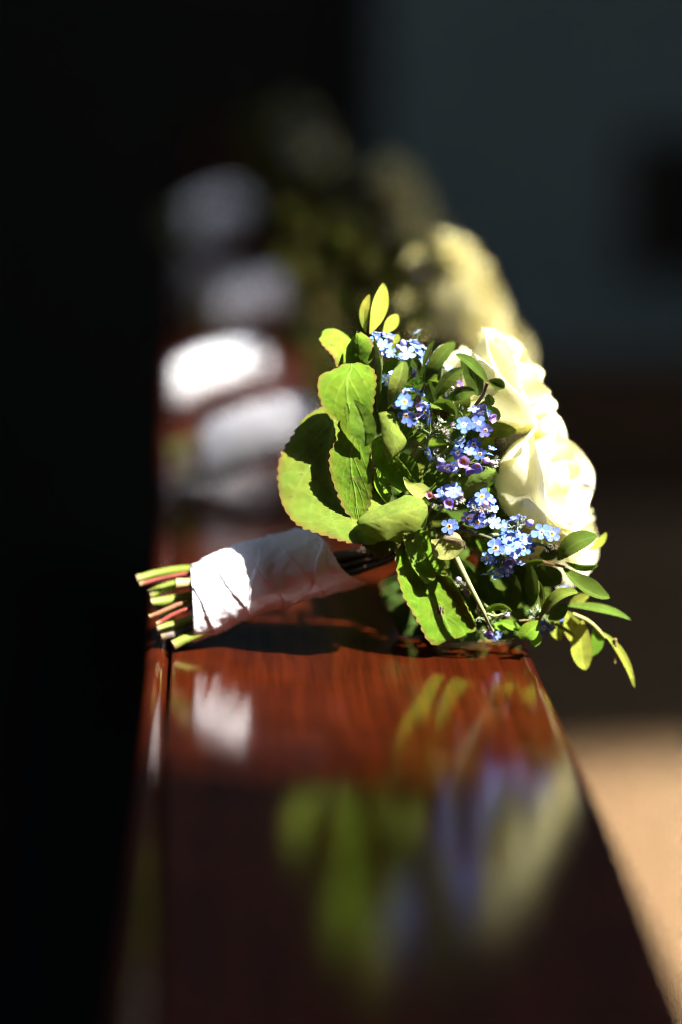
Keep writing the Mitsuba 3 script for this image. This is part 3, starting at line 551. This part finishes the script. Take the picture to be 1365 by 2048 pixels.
# lower right: box sprays hanging over the rail's edge
LOW = [((1116, 1121, .004), (1194, 1072, .000), 44, BOX * 1.05, (-8, -8, -.004), 22, 0.3, 1.15), ((1180, 1100, .014), (1213, 1065, .016), 15, LIME * 0.75, (3, 3, 0), 10, 0.2, 1.1), ((1132, 1124, .006), (1197, 1130, .004), 24, GREEN * 1.1, (0, 6, -.003), -55, 0.3, 1.0),
       ((1126, 1134, .002), (1220, 1194, -.004), 42, BOX * 1.1, (-4, 14, -.004), 38, 0.75, 1.1), ((1136, 1212, .010), (1262, 1240, .004), 22, BOX * 1.5, (4, -8, 0), 40, 0.3, 1.0), ((1166, 1240, .004), (1173, 1340, .004), 44, LIME * 0.9, (-6, 4, 0), 8, 0.15, 1.1),
       ((1186, 1256, .010), (1180, 1312, .010), 26, GREEN * 1.3, (12, 0, 0), 10, 0.2, 1.0), ((1134, 1222, .010), (1150, 1288, .010), 38, LIME * 0.9, (4, 0, 0), 5, 0.15, 1.0), ((1205, 1264, .004), (1269, 1376, .002), 16, LIME * 0.62, (9, -8, 0), 25, 0.25, 1.0),
       ((1080, 1238, -.006), (1157, 1185, -.012), 28, SOFT * 0.75, (-6, -16, -.006), 35, 0.5, 1.1), ((1083, 1222, -.006), (1078, 1161, -.008), 16, SOFT * 0.75, (5, 0, -.003), 35, 0.3, 1.1), ((1096, 1240, .000), (1135, 1206, -.002), 32, BOX * 0.9, (3, 4, 0), 20, 0.3, 1.1),
       ((1081, 1243, -.008), (1046, 1280, -.010), 38, GREEN * 1.25, (-7, 2, -.002), 12, 0.18, 1.0), ((1076, 1262, -.002), (1068, 1294, -.004), 24, GREEN * 1.4, (0, 0, 0), 10, 0.2, 1.0), ((1120, 1170, .012), (1078, 1132, .008), 54, BOX * 0.8, (0, 0, 0), 25, 0.2, 1.0),
       ((1064, 1215, .012), (1060, 1128, .008), 34, BOX * 1.0, (4, 0, 0), 30, 0.3, 1.0), ((1044, 1134, .004), (1090, 1124, .002), 18, GREEN * 1.0, (0, -6, 0), -40, 0.3, 1.0), ((1030, 1220, .016), (1022, 1140, .012), 40, BOX * 0.85, (0, 0, 0), 20, 0.2, 1.0),
       ((962, 1232, -.002), (1024, 1224, -.006), 18, GREEN * 1.2, (0, -16, -.003), -40, 0.3, 1.0), ((1000, 1244, .000), (1044, 1262, -.002), 20, GREEN * 1.3, (0, -3, 0), 15, 0.2, 1.0), ((972, 1226, .004), (1010, 1262, .000), 24, GREEN * 1.1, (0, 0, 0), 20, 0.3, 1.0), ((1098, 1230, .012), (1122, 1280, .012), 30, LIME * 0.75, (0, 0, 0), 10, 0.2, 1.0),
       ((1120, 1106, .012), (1078, 1110, .010), 30, BOX * 0.8, (0, 0, 0), 35, 0.2, 1.0), ((1010, 1180, .014), (975, 1120, .012), 42, BOX * 0.9, (0, 0, 0), -20, 0.2, 1.0), ((950, 1190, .016), (905, 1110, .012), 50, BOX * 0.9, (0, 0, 0), 25, 0.2, 1.0), ((980, 1080, .004), (1018, 1048, .000), 30, BOX * 1.2, (0, 0, 0), 20, 0.2, 1.0),
       ((1140, 1210, .016), (1180, 1190, .012), 24, LIME * 0.7, (0, 0, 0), 20, 0.2, 1.0), ((900, 1150, .02), (960, 1220, .016), 50, BOX * 0.9, (0, 0, 0), 20, 0.2, 1.0), ((1000, 1200, .02), (1050, 1240, .016), 44, BOX * 0.9, (0, 0, 0), 20, 0.2, 1.0), ((1102, 1246, .004), (1160, 1284, .004), 8, GREEN * 0.9, (0, -6, 0), 10, 0.2, 1.0)]
for b, t, wd, base, bend, roll, fold, shape in LOW:
    blade(B, b, t, wd, base=base, bend=bend, roll=roll, fold=fold, shape=shape)
# leaves low at the back, resting on the rail
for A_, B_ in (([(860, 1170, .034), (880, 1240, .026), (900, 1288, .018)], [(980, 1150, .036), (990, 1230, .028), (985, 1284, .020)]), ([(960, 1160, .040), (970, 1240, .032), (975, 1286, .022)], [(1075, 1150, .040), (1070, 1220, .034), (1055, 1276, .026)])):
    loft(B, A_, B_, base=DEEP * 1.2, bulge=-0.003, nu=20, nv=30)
# leaves deep inside the head
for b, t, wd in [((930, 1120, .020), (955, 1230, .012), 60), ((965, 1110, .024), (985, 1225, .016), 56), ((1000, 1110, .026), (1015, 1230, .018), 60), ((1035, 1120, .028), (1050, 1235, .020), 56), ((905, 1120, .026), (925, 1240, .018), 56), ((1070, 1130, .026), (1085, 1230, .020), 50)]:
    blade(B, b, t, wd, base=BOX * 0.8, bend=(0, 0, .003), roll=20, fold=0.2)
g = np.random.default_rng(44)
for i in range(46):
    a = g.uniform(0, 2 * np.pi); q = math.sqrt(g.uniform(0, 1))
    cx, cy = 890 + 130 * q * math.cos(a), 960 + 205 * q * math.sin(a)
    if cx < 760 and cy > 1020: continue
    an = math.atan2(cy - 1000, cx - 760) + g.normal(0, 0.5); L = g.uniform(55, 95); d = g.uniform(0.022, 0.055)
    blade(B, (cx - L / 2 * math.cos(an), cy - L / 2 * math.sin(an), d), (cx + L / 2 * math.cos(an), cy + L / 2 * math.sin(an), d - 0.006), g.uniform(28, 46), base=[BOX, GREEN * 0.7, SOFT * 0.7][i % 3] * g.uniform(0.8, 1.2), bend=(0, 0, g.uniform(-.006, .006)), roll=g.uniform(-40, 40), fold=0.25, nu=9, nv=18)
# twigs and flower stalks
for pts, r0, r1, col in [([(975, 766, -.003), (965, 792, .000), (948, 815, .008)], 3.2, 3.4, (0.13, 0.055, 0.03)), ([(912, 1114, -.008), (940, 1170, -.012), (968, 1225, -.012), (986, 1262, -.008)], 6.0, 3.6, (0.24, 0.27, 0.12)), ([(958, 1203, -.012), (956, 1218, -.012), (958, 1232, -.010)], 3.0, 2.2, (0.24, 0.27, 0.12)),
                         ([(975, 1228, -.012), (990, 1232, -.012), (1006, 1228, -.012)], 3.0, 2.2, (0.24, 0.27, 0.12)), ([(915, 1062, .000), (950, 1066, -.004), (985, 1078, -.008)], 4.2, 3.4, (0.10, 0.10, 0.045)), ([(1146, 1228, .008), (1180, 1244, .006), (1212, 1276, .004)], 4.0, 3.6, (0.34, 0.32, 0.09)), ([(1231, 1278, .003), (1232, 1300, .004), (1230, 1326, .004)], 3.2, 2.6, (0.26, 0.17, 0.07)),
                         ([(1040, 1242, -.004), (1060, 1240, -.006), (1082, 1236, -.006)], 2.6, 2.6, (0.30, 0.20, 0.09)), ([(1060, 1118, .010), (1095, 1126, .006), (1130, 1134, .002)], 3.0, 3.0, (0.16, 0.08, 0.04)), ([(850, 770, -.006), (840, 800, .004), (850, 860, .020)], 3.2, 3.4, (0.15, 0.07, 0.04)),
                         ([(920, 1168, -.002), (960, 1200, .000), (1000, 1240, .002)], 3.6, 2.6, (0.16, 0.19, 0.05))]:
    v, f = tube([P(*p) for p in pts], [r0 * PX, r1 * PX], 8, 20)
    put('twig', (rest(v, 0.0004), f), 'm_stem', B, color=np.tile(col, (len(v), 1)) * rng.uniform(0.85, 1.15, (len(v), 1)))
g = np.random.default_rng(5)
for i in range(14):                                       # green stalks in the gaps of the head
    x, y = g.uniform(800, 920), g.uniform(840, 1010)
    v, f = tube([P(x, y, g.uniform(-.004, .006)), P(x - 25, y + 30, .014), P(x - 70, y + 80, .030)], [2.4 * PX, 3.2 * PX], 7, 16)
    put('twig', (v, f), 'm_stem', B, color=np.tile([0.17, 0.21, 0.06], (len(v), 1)) * rng.uniform(0.85, 1.15, (len(v), 1)))

# forget-me-nots: f flower, c half-open flower, b bud, k hairy calyx
Y, O, Wt = EYE_Y, EYE_O, EYE_W; GREY = np.array([0.30, 0.29, 0.25]); HAIR = np.array([0.24, 0.27, 0.16]); DARK = np.array([0.10, 0.085, 0.06])
sprig(B, (800, 850, .012), [('f', 809, 804, -.014, (-.1, .25, 1), BLUE * 1.05, Y, 19), ('f', 813, 831, -.012, (0, -.45, .9), BLUE * .8, O, 18), ('f', 820, 780, -.008, (.1, .9, .4), BLUE, Y, 15), ('f', 838, 787, -.007, (.5, .7, .4), BLUE, Y, 14), ('c', 837, 812, -.010, (.6, -.2, .7), VIOLET, O, 10), ('b', 804, 783, -.009, (-.2, .6, .6), ROSY, Y, 7), ('b', 795, 791, -.008, (-.6, .4, .6), ROSY, Y, 6), ('b', 790, 813, -.007, (-.8, -.1, .5), ROSY * .8, Y, 5), ('c', 834, 830, -.008, (.6, -.5, .5), ROSY * 1.1, O, 8), ('k', 832, 840, -.006, (.3, -.7, .5), HAIR, Y, 9)], 'forget-me-not sprig with one wide yellow-eyed flower')
sprig(B, (760, 740, .030), [('f', 766, 690, .012, (-.2, .5, .8), PALE, Wt, 17), ('f', 752, 676, .016, (-.4, .7, .5), BLUE * 1.2, Wt, 14), ('f', 777, 674, .016, (.1, .9, .4), BLUE, Wt, 15), ('f', 760, 666, .020, (-.1, .9, .2), VIOLET * 1.2, Wt, 13), ('f', 781, 704, .012, (.3, -.1, .9), PALE * .95, Wt, 13), ('b', 783, 679, .012, (.5, .3, .8), ROSY * 1.1, Y, 6), ('b', 764, 708, .012, (-.1, -.3, .9), ROSY, Y, 6), ('f', 745, 684, .018, (-.8, .4, .4), PALE, Wt, 12), ('f', 770, 702, .014, (0, -.3, .9), BLUE, Wt, 13)])
sprig(B, (815, 760, .028), [('f', 814, 708, .010, (-.05, .75, .75), PALE * .95, Wt, 21), ('f', 832, 692, .016, (.3, .8, .4), BLUE * 1.1, Wt, 16), ('f', 838, 706, .014, (.6, .6, .5), BLUE, Wt, 15), ('f', 843, 726, .012, (.7, 0, .7), PALE, Wt, 14), ('b', 807, 687, .016, (-.2, .7, .5), VIOLET, Y, 8), ('b', 797, 694, .014, (-.6, .5, .5), ROSY, Y, 6), ('f', 850, 697, .020, (.5, .7, .3), VIOLET * 1.1, Wt, 14), ('f', 823, 682, .022, (0, .9, .2), PALE, Wt, 13), ('f', 852, 714, .016, (.8, .3, .5), BLUE, Wt, 13)])
sprig(B, (780, 800, .020), [('f', 774, 759, .000, (-.5, -.25, .8), PALE * np.array([1.1, 1, 1]), Wt, 15), ('f', 785, 748, .004, (.2, .7, .5), VIOLET * 1.4, Wt, 11), ('k', 784, 772, .004, (0, -.6, .6), HAIR, Y, 9)])
sprig(B, (880, 760, .028), [('f', 884, 702, .012, (.2, .7, .6), PALE, Wt, 12), ('f', 876, 708, .010, (-.4, .6, .6), VIOLET * 1.2, Wt, 11), ('b', 890, 716, .008, (.4, .2, .8), PALE, Y, 6), ('f', 898, 738, .006, (.4, .3, .8), PALE, Wt, 11), ('k', 880, 722, .008, (0, -.2, 1), HAIR, Y, 8)])
sprig(B, (905, 830, .016), [('c', 918, 770, .004, (.4, .5, .7), ROSY * 1.1, Y, 9), ('f', 910, 762, .008, (.2, .8, .4), PALE, Wt, 10), ('b', 902, 786, .000, (-.2, -.2, .9), np.array([.7, .7, .5]), Y, 5), ('b', 893, 790, .001, (-.5, -.3, .8), np.array([.7, .7, .5]), Y, 4.5), ('b', 911, 784, .000, (.3, -.2, .9), np.array([.75, .72, .6]), Y, 5), ('b', 905, 776, .001, (0, .2, .9), GREY * 1.6, Y, 5), ('f', 898, 797, .004, (0, -.6, .7), BLUE, Wt, 9)])
sprig(B, (915, 890, .014), [('f', 928, 850, -.014, (-.15, .15, 1), BLUE * 1.05, Wt, 17), ('f', 958, 847, -.012, (-.35, .1, .95), BLUE, Wt, 17), ('f', 971, 861, -.013, (.25, -.45, .85), VIOLET * .9, O, 16), ('f', 947, 820, -.008, (-.1, .92, .35), PALE, Wt, 14), ('f', 960, 826, -.008, (.1, -.7, .5), VIOLET * .85, O, 12), ('f', 974, 824, -.004, (.97, .1, .15), BLUE, Wt, 13), ('c', 984, 836, -.006, (.8, -.25, .5), ROSY, O, 11), ('f', 921, 885, -.008, (-.6, .3, .7), PALE, Wt, 15), ('k', 920, 822, .000, (0, .9, .4), HAIR * 1.2, Y, 13), ('b', 943, 833, -.006, (-.1, .2, .9), DARK, Y, 6)], 'forget-me-not sprig with open blue flowers beside the upper rose')
sprig(B, (890, 960, .014), [('f', 948, 889, -.010, (.05, -.4, .9), BLUE * .6, O, 17), ('f', 916, 906, -.014, (-.25, -.55, .75), BLUE * 1.05, O, 17), ('f', 939, 904, -.014, (.1, .75, .6), BLUE * 1.15, Wt, 15), ('f', 960, 908, -.011, (.25, -.35, .85), BLUE * .75, O, 15), ('f', 976, 908, -.007, (.3, .9, .15), BLUE * .9, Wt, 13), ('c', 928, 923, -.018, (-.05, -.2, .95), ROSY, O, 13), ('f', 894, 935, -.014, (0, -.75, .65), VIOLET * .9, O, 16), ('f', 907, 929, -.015, (.1, -.8, .6), BLUE * .9, O, 13), ('f', 911, 941, -.014, (-.1, .5, .8), PALE, Wt, 9), ('c', 955, 933, -.014, (-.2, -.6, .7), VIOLET, O, 13), ('c', 938, 940, -.014, (.3, -.8, .5), VIOLET, O, 11), ('b', 973, 921, -.011, (.5, -.1, .8), ROSY * 1.1, Y, 8), ('b', 985, 925, -.008, (.8, -.3, .5), ROSY * .9, Y, 6), ('k', 983, 930, -.007, (.8, -.5, .3), GREY, Y, 15), ('k', 990, 920, -.006, (.9, .1, .3), GREY, Y, 12), ('k', 972, 934, -.009, (.2, -.9, .4), GREY * .7, Y, 11), ('b', 882, 922, -.010, (-.7, .1, .6), VIOLET * .8, Y, 8)], 'dense forget-me-not cluster with a pink half-open flower')
sprig(B, (850, 960, .014), [('f', 858, 906, -.008, (-.8, -.2, .5), BLUE * .9, Wt, 14), ('k', 868, 903, -.008, (.4, .3, .8), GREY * 1.1, Y, 12), ('k', 850, 898, -.006, (-.5, .6, .6), HAIR * 1.3, Y, 12), ('k', 874, 912, -.008, (.6, -.3, .7), GREY, Y, 10), ('f', 863, 915, -.007, (-.2, -.8, .4), BLUE, Wt, 11)])
sprig(B, (850, 900, .012), [('f', 859, 833, -.008, (-.93, .05, .3), BLUE * 1.1, O, 19), ('k', 832, 858, -.006, (-.3, .7, .6), HAIR * 1.4, Y, 15), ('k', 845, 858, -.008, (.2, .8, .6), HAIR * 1.2, Y, 13), ('k', 872, 858, -.010, (.3, .8, .5), HAIR * 1.3, Y, 15), ('k', 888, 868, -.012, (.7, .5, .5), GREY * 1.1, Y, 16), ('k', 900, 854, -.010, (.7, .6, .4), GREY, Y, 14), ('k', 860, 872, -.006, (-.1, .4, .9), HAIR * 1.1, Y, 12), ('k', 880, 846, -.006, (.5, .8, .3), HAIR * 1.2, Y, 14), ('k', 892, 880, -.010, (.8, .1, .6), HAIR, Y, 13)], 'sprig of spent hairy calyces with one blue flower seen edge-on')
sprig(B, (850, 1030, .010), [('f', 907, 980, -.016, (-.25, .3, .9), PALE * .85, Wt, 19), ('f', 885, 985, -.014, (-.3, .1, .95), BLUE * 1.05, Wt, 14), ('c', 860, 991, -.014, (-.35, .1, .9), np.array([.62, .25, .45]), O, 8), ('b', 872, 993, -.014, (-.1, .1, .9), np.array([.5, .25, .42]), Y, 6), ('c', 898, 1006, -.018, (0, -.1, 1), VIOLET * np.array([1.2, .8, 1]), O, 11), ('b', 920, 990, -.014, (.6, 0, .7), ROSY, Y, 6), ('k', 868, 1006, -.012, (-.4, -.6, .6), GREY * 1.1, Y, 11), ('k', 881, 1013, -.012, (-.1, -.8, .5), GREY * 1.1, Y, 12), ('k', 913, 1000, -.013, (.5, -.3, .8), GREY, Y, 11), ('k', 922, 1000, -.011, (.7, -.2, .6), GREY * 1.2, Y, 11), ('k', 905, 1014, -.012, (.3, -.8, .5), GREY * .8, Y, 11), ('f', 886, 999, -.012, (-.2, -.7, .6), BLUE, Wt, 9)], 'forget-me-not sprig with pink buds in front of the hairy leaf')
sprig(B, (900, 1070, .014), [('f', 964, 994, -.012, (-.3, .45, .8), BLUE * 1.1, Y, 20), ('f', 981, 999, -.009, (.6, .5, .6), BLUE * 1.1, Wt, 14), ('b', 971, 1008, -.014, (.1, .1, 1), ROSY, Y, 8), ('k', 950, 1020, -.015, (-.2, .2, 1), GREY * 1.5, Y, 13), ('k', 964, 1021, -.015, (.1, .1, 1), GREY * 1.5, Y, 13), ('k', 976, 1018, -.013, (.4, .2, .8), GREY * 1.3, Y, 11), ('f', 938, 1036, -.012, (-.2, -.6, .8), VIOLET * .8, O, 18), ('f', 956, 1044, -.013, (0, -.35, .9), BLUE * .7, O, 17), ('f', 971, 1045, -.010, (.2, .3, .9), PALE, Wt, 11), ('f', 985, 1016, -.009, (.5, .4, .75), PALE, Wt, 14), ('f', 988, 1044, -.010, (.45, .1, .85), PALE * .95, Wt, 18), ('f', 945, 1008, -.009, (-.6, .3, .6), BLUE * .9, Wt, 13)])
sprig(B, (870, 1090, .012), [('f', 899, 1053, -.014, (-.15, .1, 1), BLUE * .8, O, 18), ('f', 910, 1050, -.009, (.6, .2, .6), BLUE * .6, O, 12), ('k', 905, 1066, -.008, (.1, -.7, .6), HAIR, Y, 9)])
sprig(B, (970, 1076, -.004), [('k', 1036, 1052, -.012, (-.1, .2, 1), GREY * 1.05, Y, 17), ('k', 1046, 1046, -.010, (.4, .6, .6), GREY, Y, 13), ('k', 1024, 1056, -.011, (-.6, .1, .7), HAIR * 1.1, Y, 13), ('b', 1060, 1046, -.011, (.3, .3, .9), VIOLET * 1.3, Y, 9), ('f', 1030, 1038, -.006, (-.4, .85, .2), BLUE, Wt, 14), ('f', 1044, 1033, -.004, (.2, .9, .1), BLUE, Wt, 11), ('f', 1084, 1065, -.014, (-.1, .25, 1), BLUE * 1.15, Wt, 20), ('f', 1104, 1068, -.014, (.1, .2, 1), BLUE * 1.15, Y, 19), ('k', 1093, 1092, -.012, (-.1, -.8, .6), DARK * .8, Y, 16), ('k', 1106, 1090, -.010, (.5, -.7, .4), DARK * .8, Y, 12),
    ('f', 992, 1096, -.016, (-.1, .1, 1), BLUE * 1.05, O, 19), ('f', 1021, 1075, -.012, (-.1, .7, .7), BLUE * 1.2, Wt, 17), ('f', 1036, 1088, -.014, (.1, .6, .75), BLUE * 1.1, Wt, 17), ('f', 1016, 1099, -.017, (-.2, .65, .7), BLUE * 1.2, Wt, 17), ('f', 1052, 1080, -.012, (.2, .5, .8), PALE * .9, Wt, 16), ('f', 1048, 1098, -.013, (.3, .2, .9), BLUE, O, 15), ('f', 1060, 1095, -.008, (.4, -.5, .7), BLUE * .6, O, 15), ('f', 1030, 1108, -.014, (0, .4, .8), PALE * .9, Wt, 13), ('f', 974, 1116, -.013, (-.5, .3, .8), PALE * .85, Wt, 15), ('f', 985, 1120, -.012, (.2, -.3, .9), BLUE * .8, O, 12), ('c', 1018, 1121, -.012, (.1, -.8, .6), VIOLET * .8, O, 11), ('b', 1028, 1117, -.012, (.5, -.5, .6), ROSY * .7, Y, 8), ('k', 1004, 1118, -.010, (-.1, -.8, .5), DARK, Y, 12), ('f', 1005, 1064, -.006, (-.6, .6, .5), PALE, Wt, 10)], 'long forget-me-not spray reaching across the lower roses')
sprig(B, (1010, 1110, .006), [('f', 994, 1148, -.008, (0, .6, .75), PALE * .7, Wt, 16), ('f', 1015, 1142, -.008, (.3, .5, .75), VIOLET * .9, Wt, 14), ('f', 972, 1149, -.006, (-.2, .97, .1), PALE, Wt, 13), ('f', 1004, 1134, -.004, (.1, -.7, .5), BLUE * .6, O, 14), ('f', 1020, 1130, -.003, (.4, -.4, .7), BLUE * .6, O, 12)])
sprig(B, (975, 1240, -.008), [('f', 984, 1272, -.008, (0, -.6, .7), PALE, Wt, 13), ('c', 979, 1268, -.010, (-.2, -.8, .6), VIOLET, O, 11), ('f', 996, 1270, -.006, (.4, -.4, .7), PALE * 1.1, Wt, 11), ('k', 980, 1258, -.010, (-.2, -.6, .8), GREY * 1.2, Y, 14), ('k', 972, 1262, -.008, (-.6, -.6, .5), GREY * 1.2, Y, 12), ('k', 958, 1234, -.010, (0, -.9, .4), HAIR * 1.2, Y, 12), ('k', 1008, 1228, -.012, (.8, .1, .5), GREY * 1.2, Y, 13), ('b', 1014, 1230, -.012, (.8, -.2, .5), ROSY * .9, Y, 6)], 'nodding faded forget-me-not touching the rail')
sprig(B, (900, 1190, .012), [('b', 918, 1160, -.002, (-.1, .3, .9), ROSY * .8, Y, 8), ('k', 918, 1166, -.002, (0, -.4, .9), GREY, Y, 13), ('k', 926, 1168, -.001, (.4, -.4, .8), GREY, Y, 11), ('k', 934, 1187, -.001, (.1, -.2, .9), GREY * .9, Y, 12), ('b', 932, 1184, -.001, (0, .2, .9), ROSY * .7, Y, 6)])
sprig(B, (1060, 1240, .006), [('k', 1066, 1228, -.008, (-.2, .4, .9), np.array([.42, .46, .33]), Y, 16), ('k', 1076, 1222, -.007, (.3, .6, .7), np.array([.42, .46, .33]), Y, 14), ('f', 1088, 1256, .000, (-.2, .1, .9), np.array([.06, .10, .45]), O, 16), ('f', 1106, 1252, .001, (.3, -.3, .8), np.array([.06, .10, .45]), O, 12), ('f', 1116, 1236, .004, (.2, .7, .6), BLUE, Wt, 13), ('f', 1130, 1178, .014, (.4, .2, .8), PALE * .7, Wt, 11)])
sprig(B, (1130, 1000, .05), [('b', 1174, 968, .03, (.8, .3, .4), ROSY, Y, 9), ('k', 1180, 976, .03, (.9, -.1, .3), GREY, Y, 12), ('b', 1178, 958, .032, (.7, .6, .3), ROSY, Y, 6)])

# ------------------------------------------------------------------ the other bouquets of the row, further along the rail
OTHER = {}
def again(dy, dx, turn, scale, keep, label, stems=True, drop=(), tone=1.0, lean=0.0, dz=0.0):
    n = count[B]; count[B] = n + 1; key = f'{B}_{n:03d}'
    piv = np.array([(XL + XR) / 2, 0.005, ZR])
    m = T().translate([dx + piv[0], dy + piv[1], ZR + dz]).rotate([0, 0, 1], turn).rotate([0, 1, 0], lean).scale(scale).translate((-piv).tolist())
    skip = set(BRIGHT) | {f'{B}__leaf_{q:03d}' for q in (3, 5, 12, 13)} | {f'{B}__stem'} | {f'{B}__stem_{q:03d}' for q in range(1, 14) if q in (5, 6, 7, 8, 11, 12) or not stems}
    for k in [k for k in scene if k.startswith(B + '__')]:
        if '__forget_me_not_sprig' in k and not any(k.split('__')[1] == f'forget_me_not_sprig{q}' for q in keep): continue
        if k in skip or k.split('__')[1] in drop: continue                       # each bouquet of the row is put together a little differently
        if k in MESH and k.startswith((f'{B}__leaf', f'{B}__rose')) and MESH[k][2] is not None:      # shade put into the leaf colours, roses dimmed and yellower
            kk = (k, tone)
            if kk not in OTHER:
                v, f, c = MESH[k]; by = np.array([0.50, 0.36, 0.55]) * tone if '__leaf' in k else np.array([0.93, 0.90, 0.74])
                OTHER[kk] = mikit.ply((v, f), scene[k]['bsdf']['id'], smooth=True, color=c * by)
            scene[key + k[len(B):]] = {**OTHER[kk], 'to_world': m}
        else: scene[key + k[len(B):]] = {**scene[k], 'to_world': m}
    labels[key] = {'label': label, 'category': 'bouquet', 'group': labels[B]['group']}
count[B] = 1
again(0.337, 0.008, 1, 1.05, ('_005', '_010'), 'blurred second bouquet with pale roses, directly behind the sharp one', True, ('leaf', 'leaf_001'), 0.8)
key, m = f'{B}_001', scene[f'{B}_001__ribbon']['to_world']     # one rose more than in the others
labels[f'{key}__rose_006'] = {'label': 'cream rose on the near side of the bouquet'}
for k in [k for k in OTHER if k[0].startswith(f'{B}__rose__')]:
    scene[f'{key}__rose_006' + k[0][len(f'{B}__rose'):]] = {**OTHER[k], 'to_world': T().translate([-0.017, -0.018, 0.027]) @ m}
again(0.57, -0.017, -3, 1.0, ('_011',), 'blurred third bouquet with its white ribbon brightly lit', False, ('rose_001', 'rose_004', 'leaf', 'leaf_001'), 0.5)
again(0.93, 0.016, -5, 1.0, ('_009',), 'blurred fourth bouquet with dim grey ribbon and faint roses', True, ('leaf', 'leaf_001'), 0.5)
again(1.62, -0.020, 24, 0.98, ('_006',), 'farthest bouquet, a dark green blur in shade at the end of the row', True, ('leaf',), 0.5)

# ------------------------------------------------------------------ the unseen window the light falls through, and one added for fill
wpos = np.array([0.0, 0.3, ZR]) + SUN * 9.3
labels['church_window'] = {'label': 'tall bright window high up to the right of the pew', 'category': 'window'}
scene['church_window'] = {'type': 'rectangle', 'to_world': T().look_at(origin=wpos.tolist(), target=[0, 0.3, ZR], up=[0, 0, 1]).scale([1.62, 2.63, 1]),
                          'emitter': {'type': 'area', 'radiance': {'type': 'rgb', 'value': [4.8, 5.3, 6.0]}}, 'bsdf': {'type': 'diffuse', 'reflectance': rgb(0.1, 0.1, 0.1)}}
wpos = np.array([0.0, 0.3, ZR]) + np.array([-0.70, -0.10, 0.70]) * 8.0  # second emitter, out of view, added for cool fill
labels['church_window_001'] = {'label': 'unseen bluish window added as cool fill high up to the left of the pew', 'category': 'window'}
scene['church_window_001'] = {'type': 'rectangle', 'to_world': T().look_at(origin=wpos.tolist(), target=[0, 0.3, ZR], up=[0, 0, 1]).scale([0.9, 1.8, 1]),
                              'emitter': {'type': 'area', 'radiance': {'type': 'rgb', 'value': [3.0, 3.5, 5.0]}}, 'bsdf': {'type': 'diffuse', 'reflectance': rgb(0.1, 0.1, 0.1)}}
for k in ('floor', 'carpet'): labels[k].setdefault('kind', 'structure')
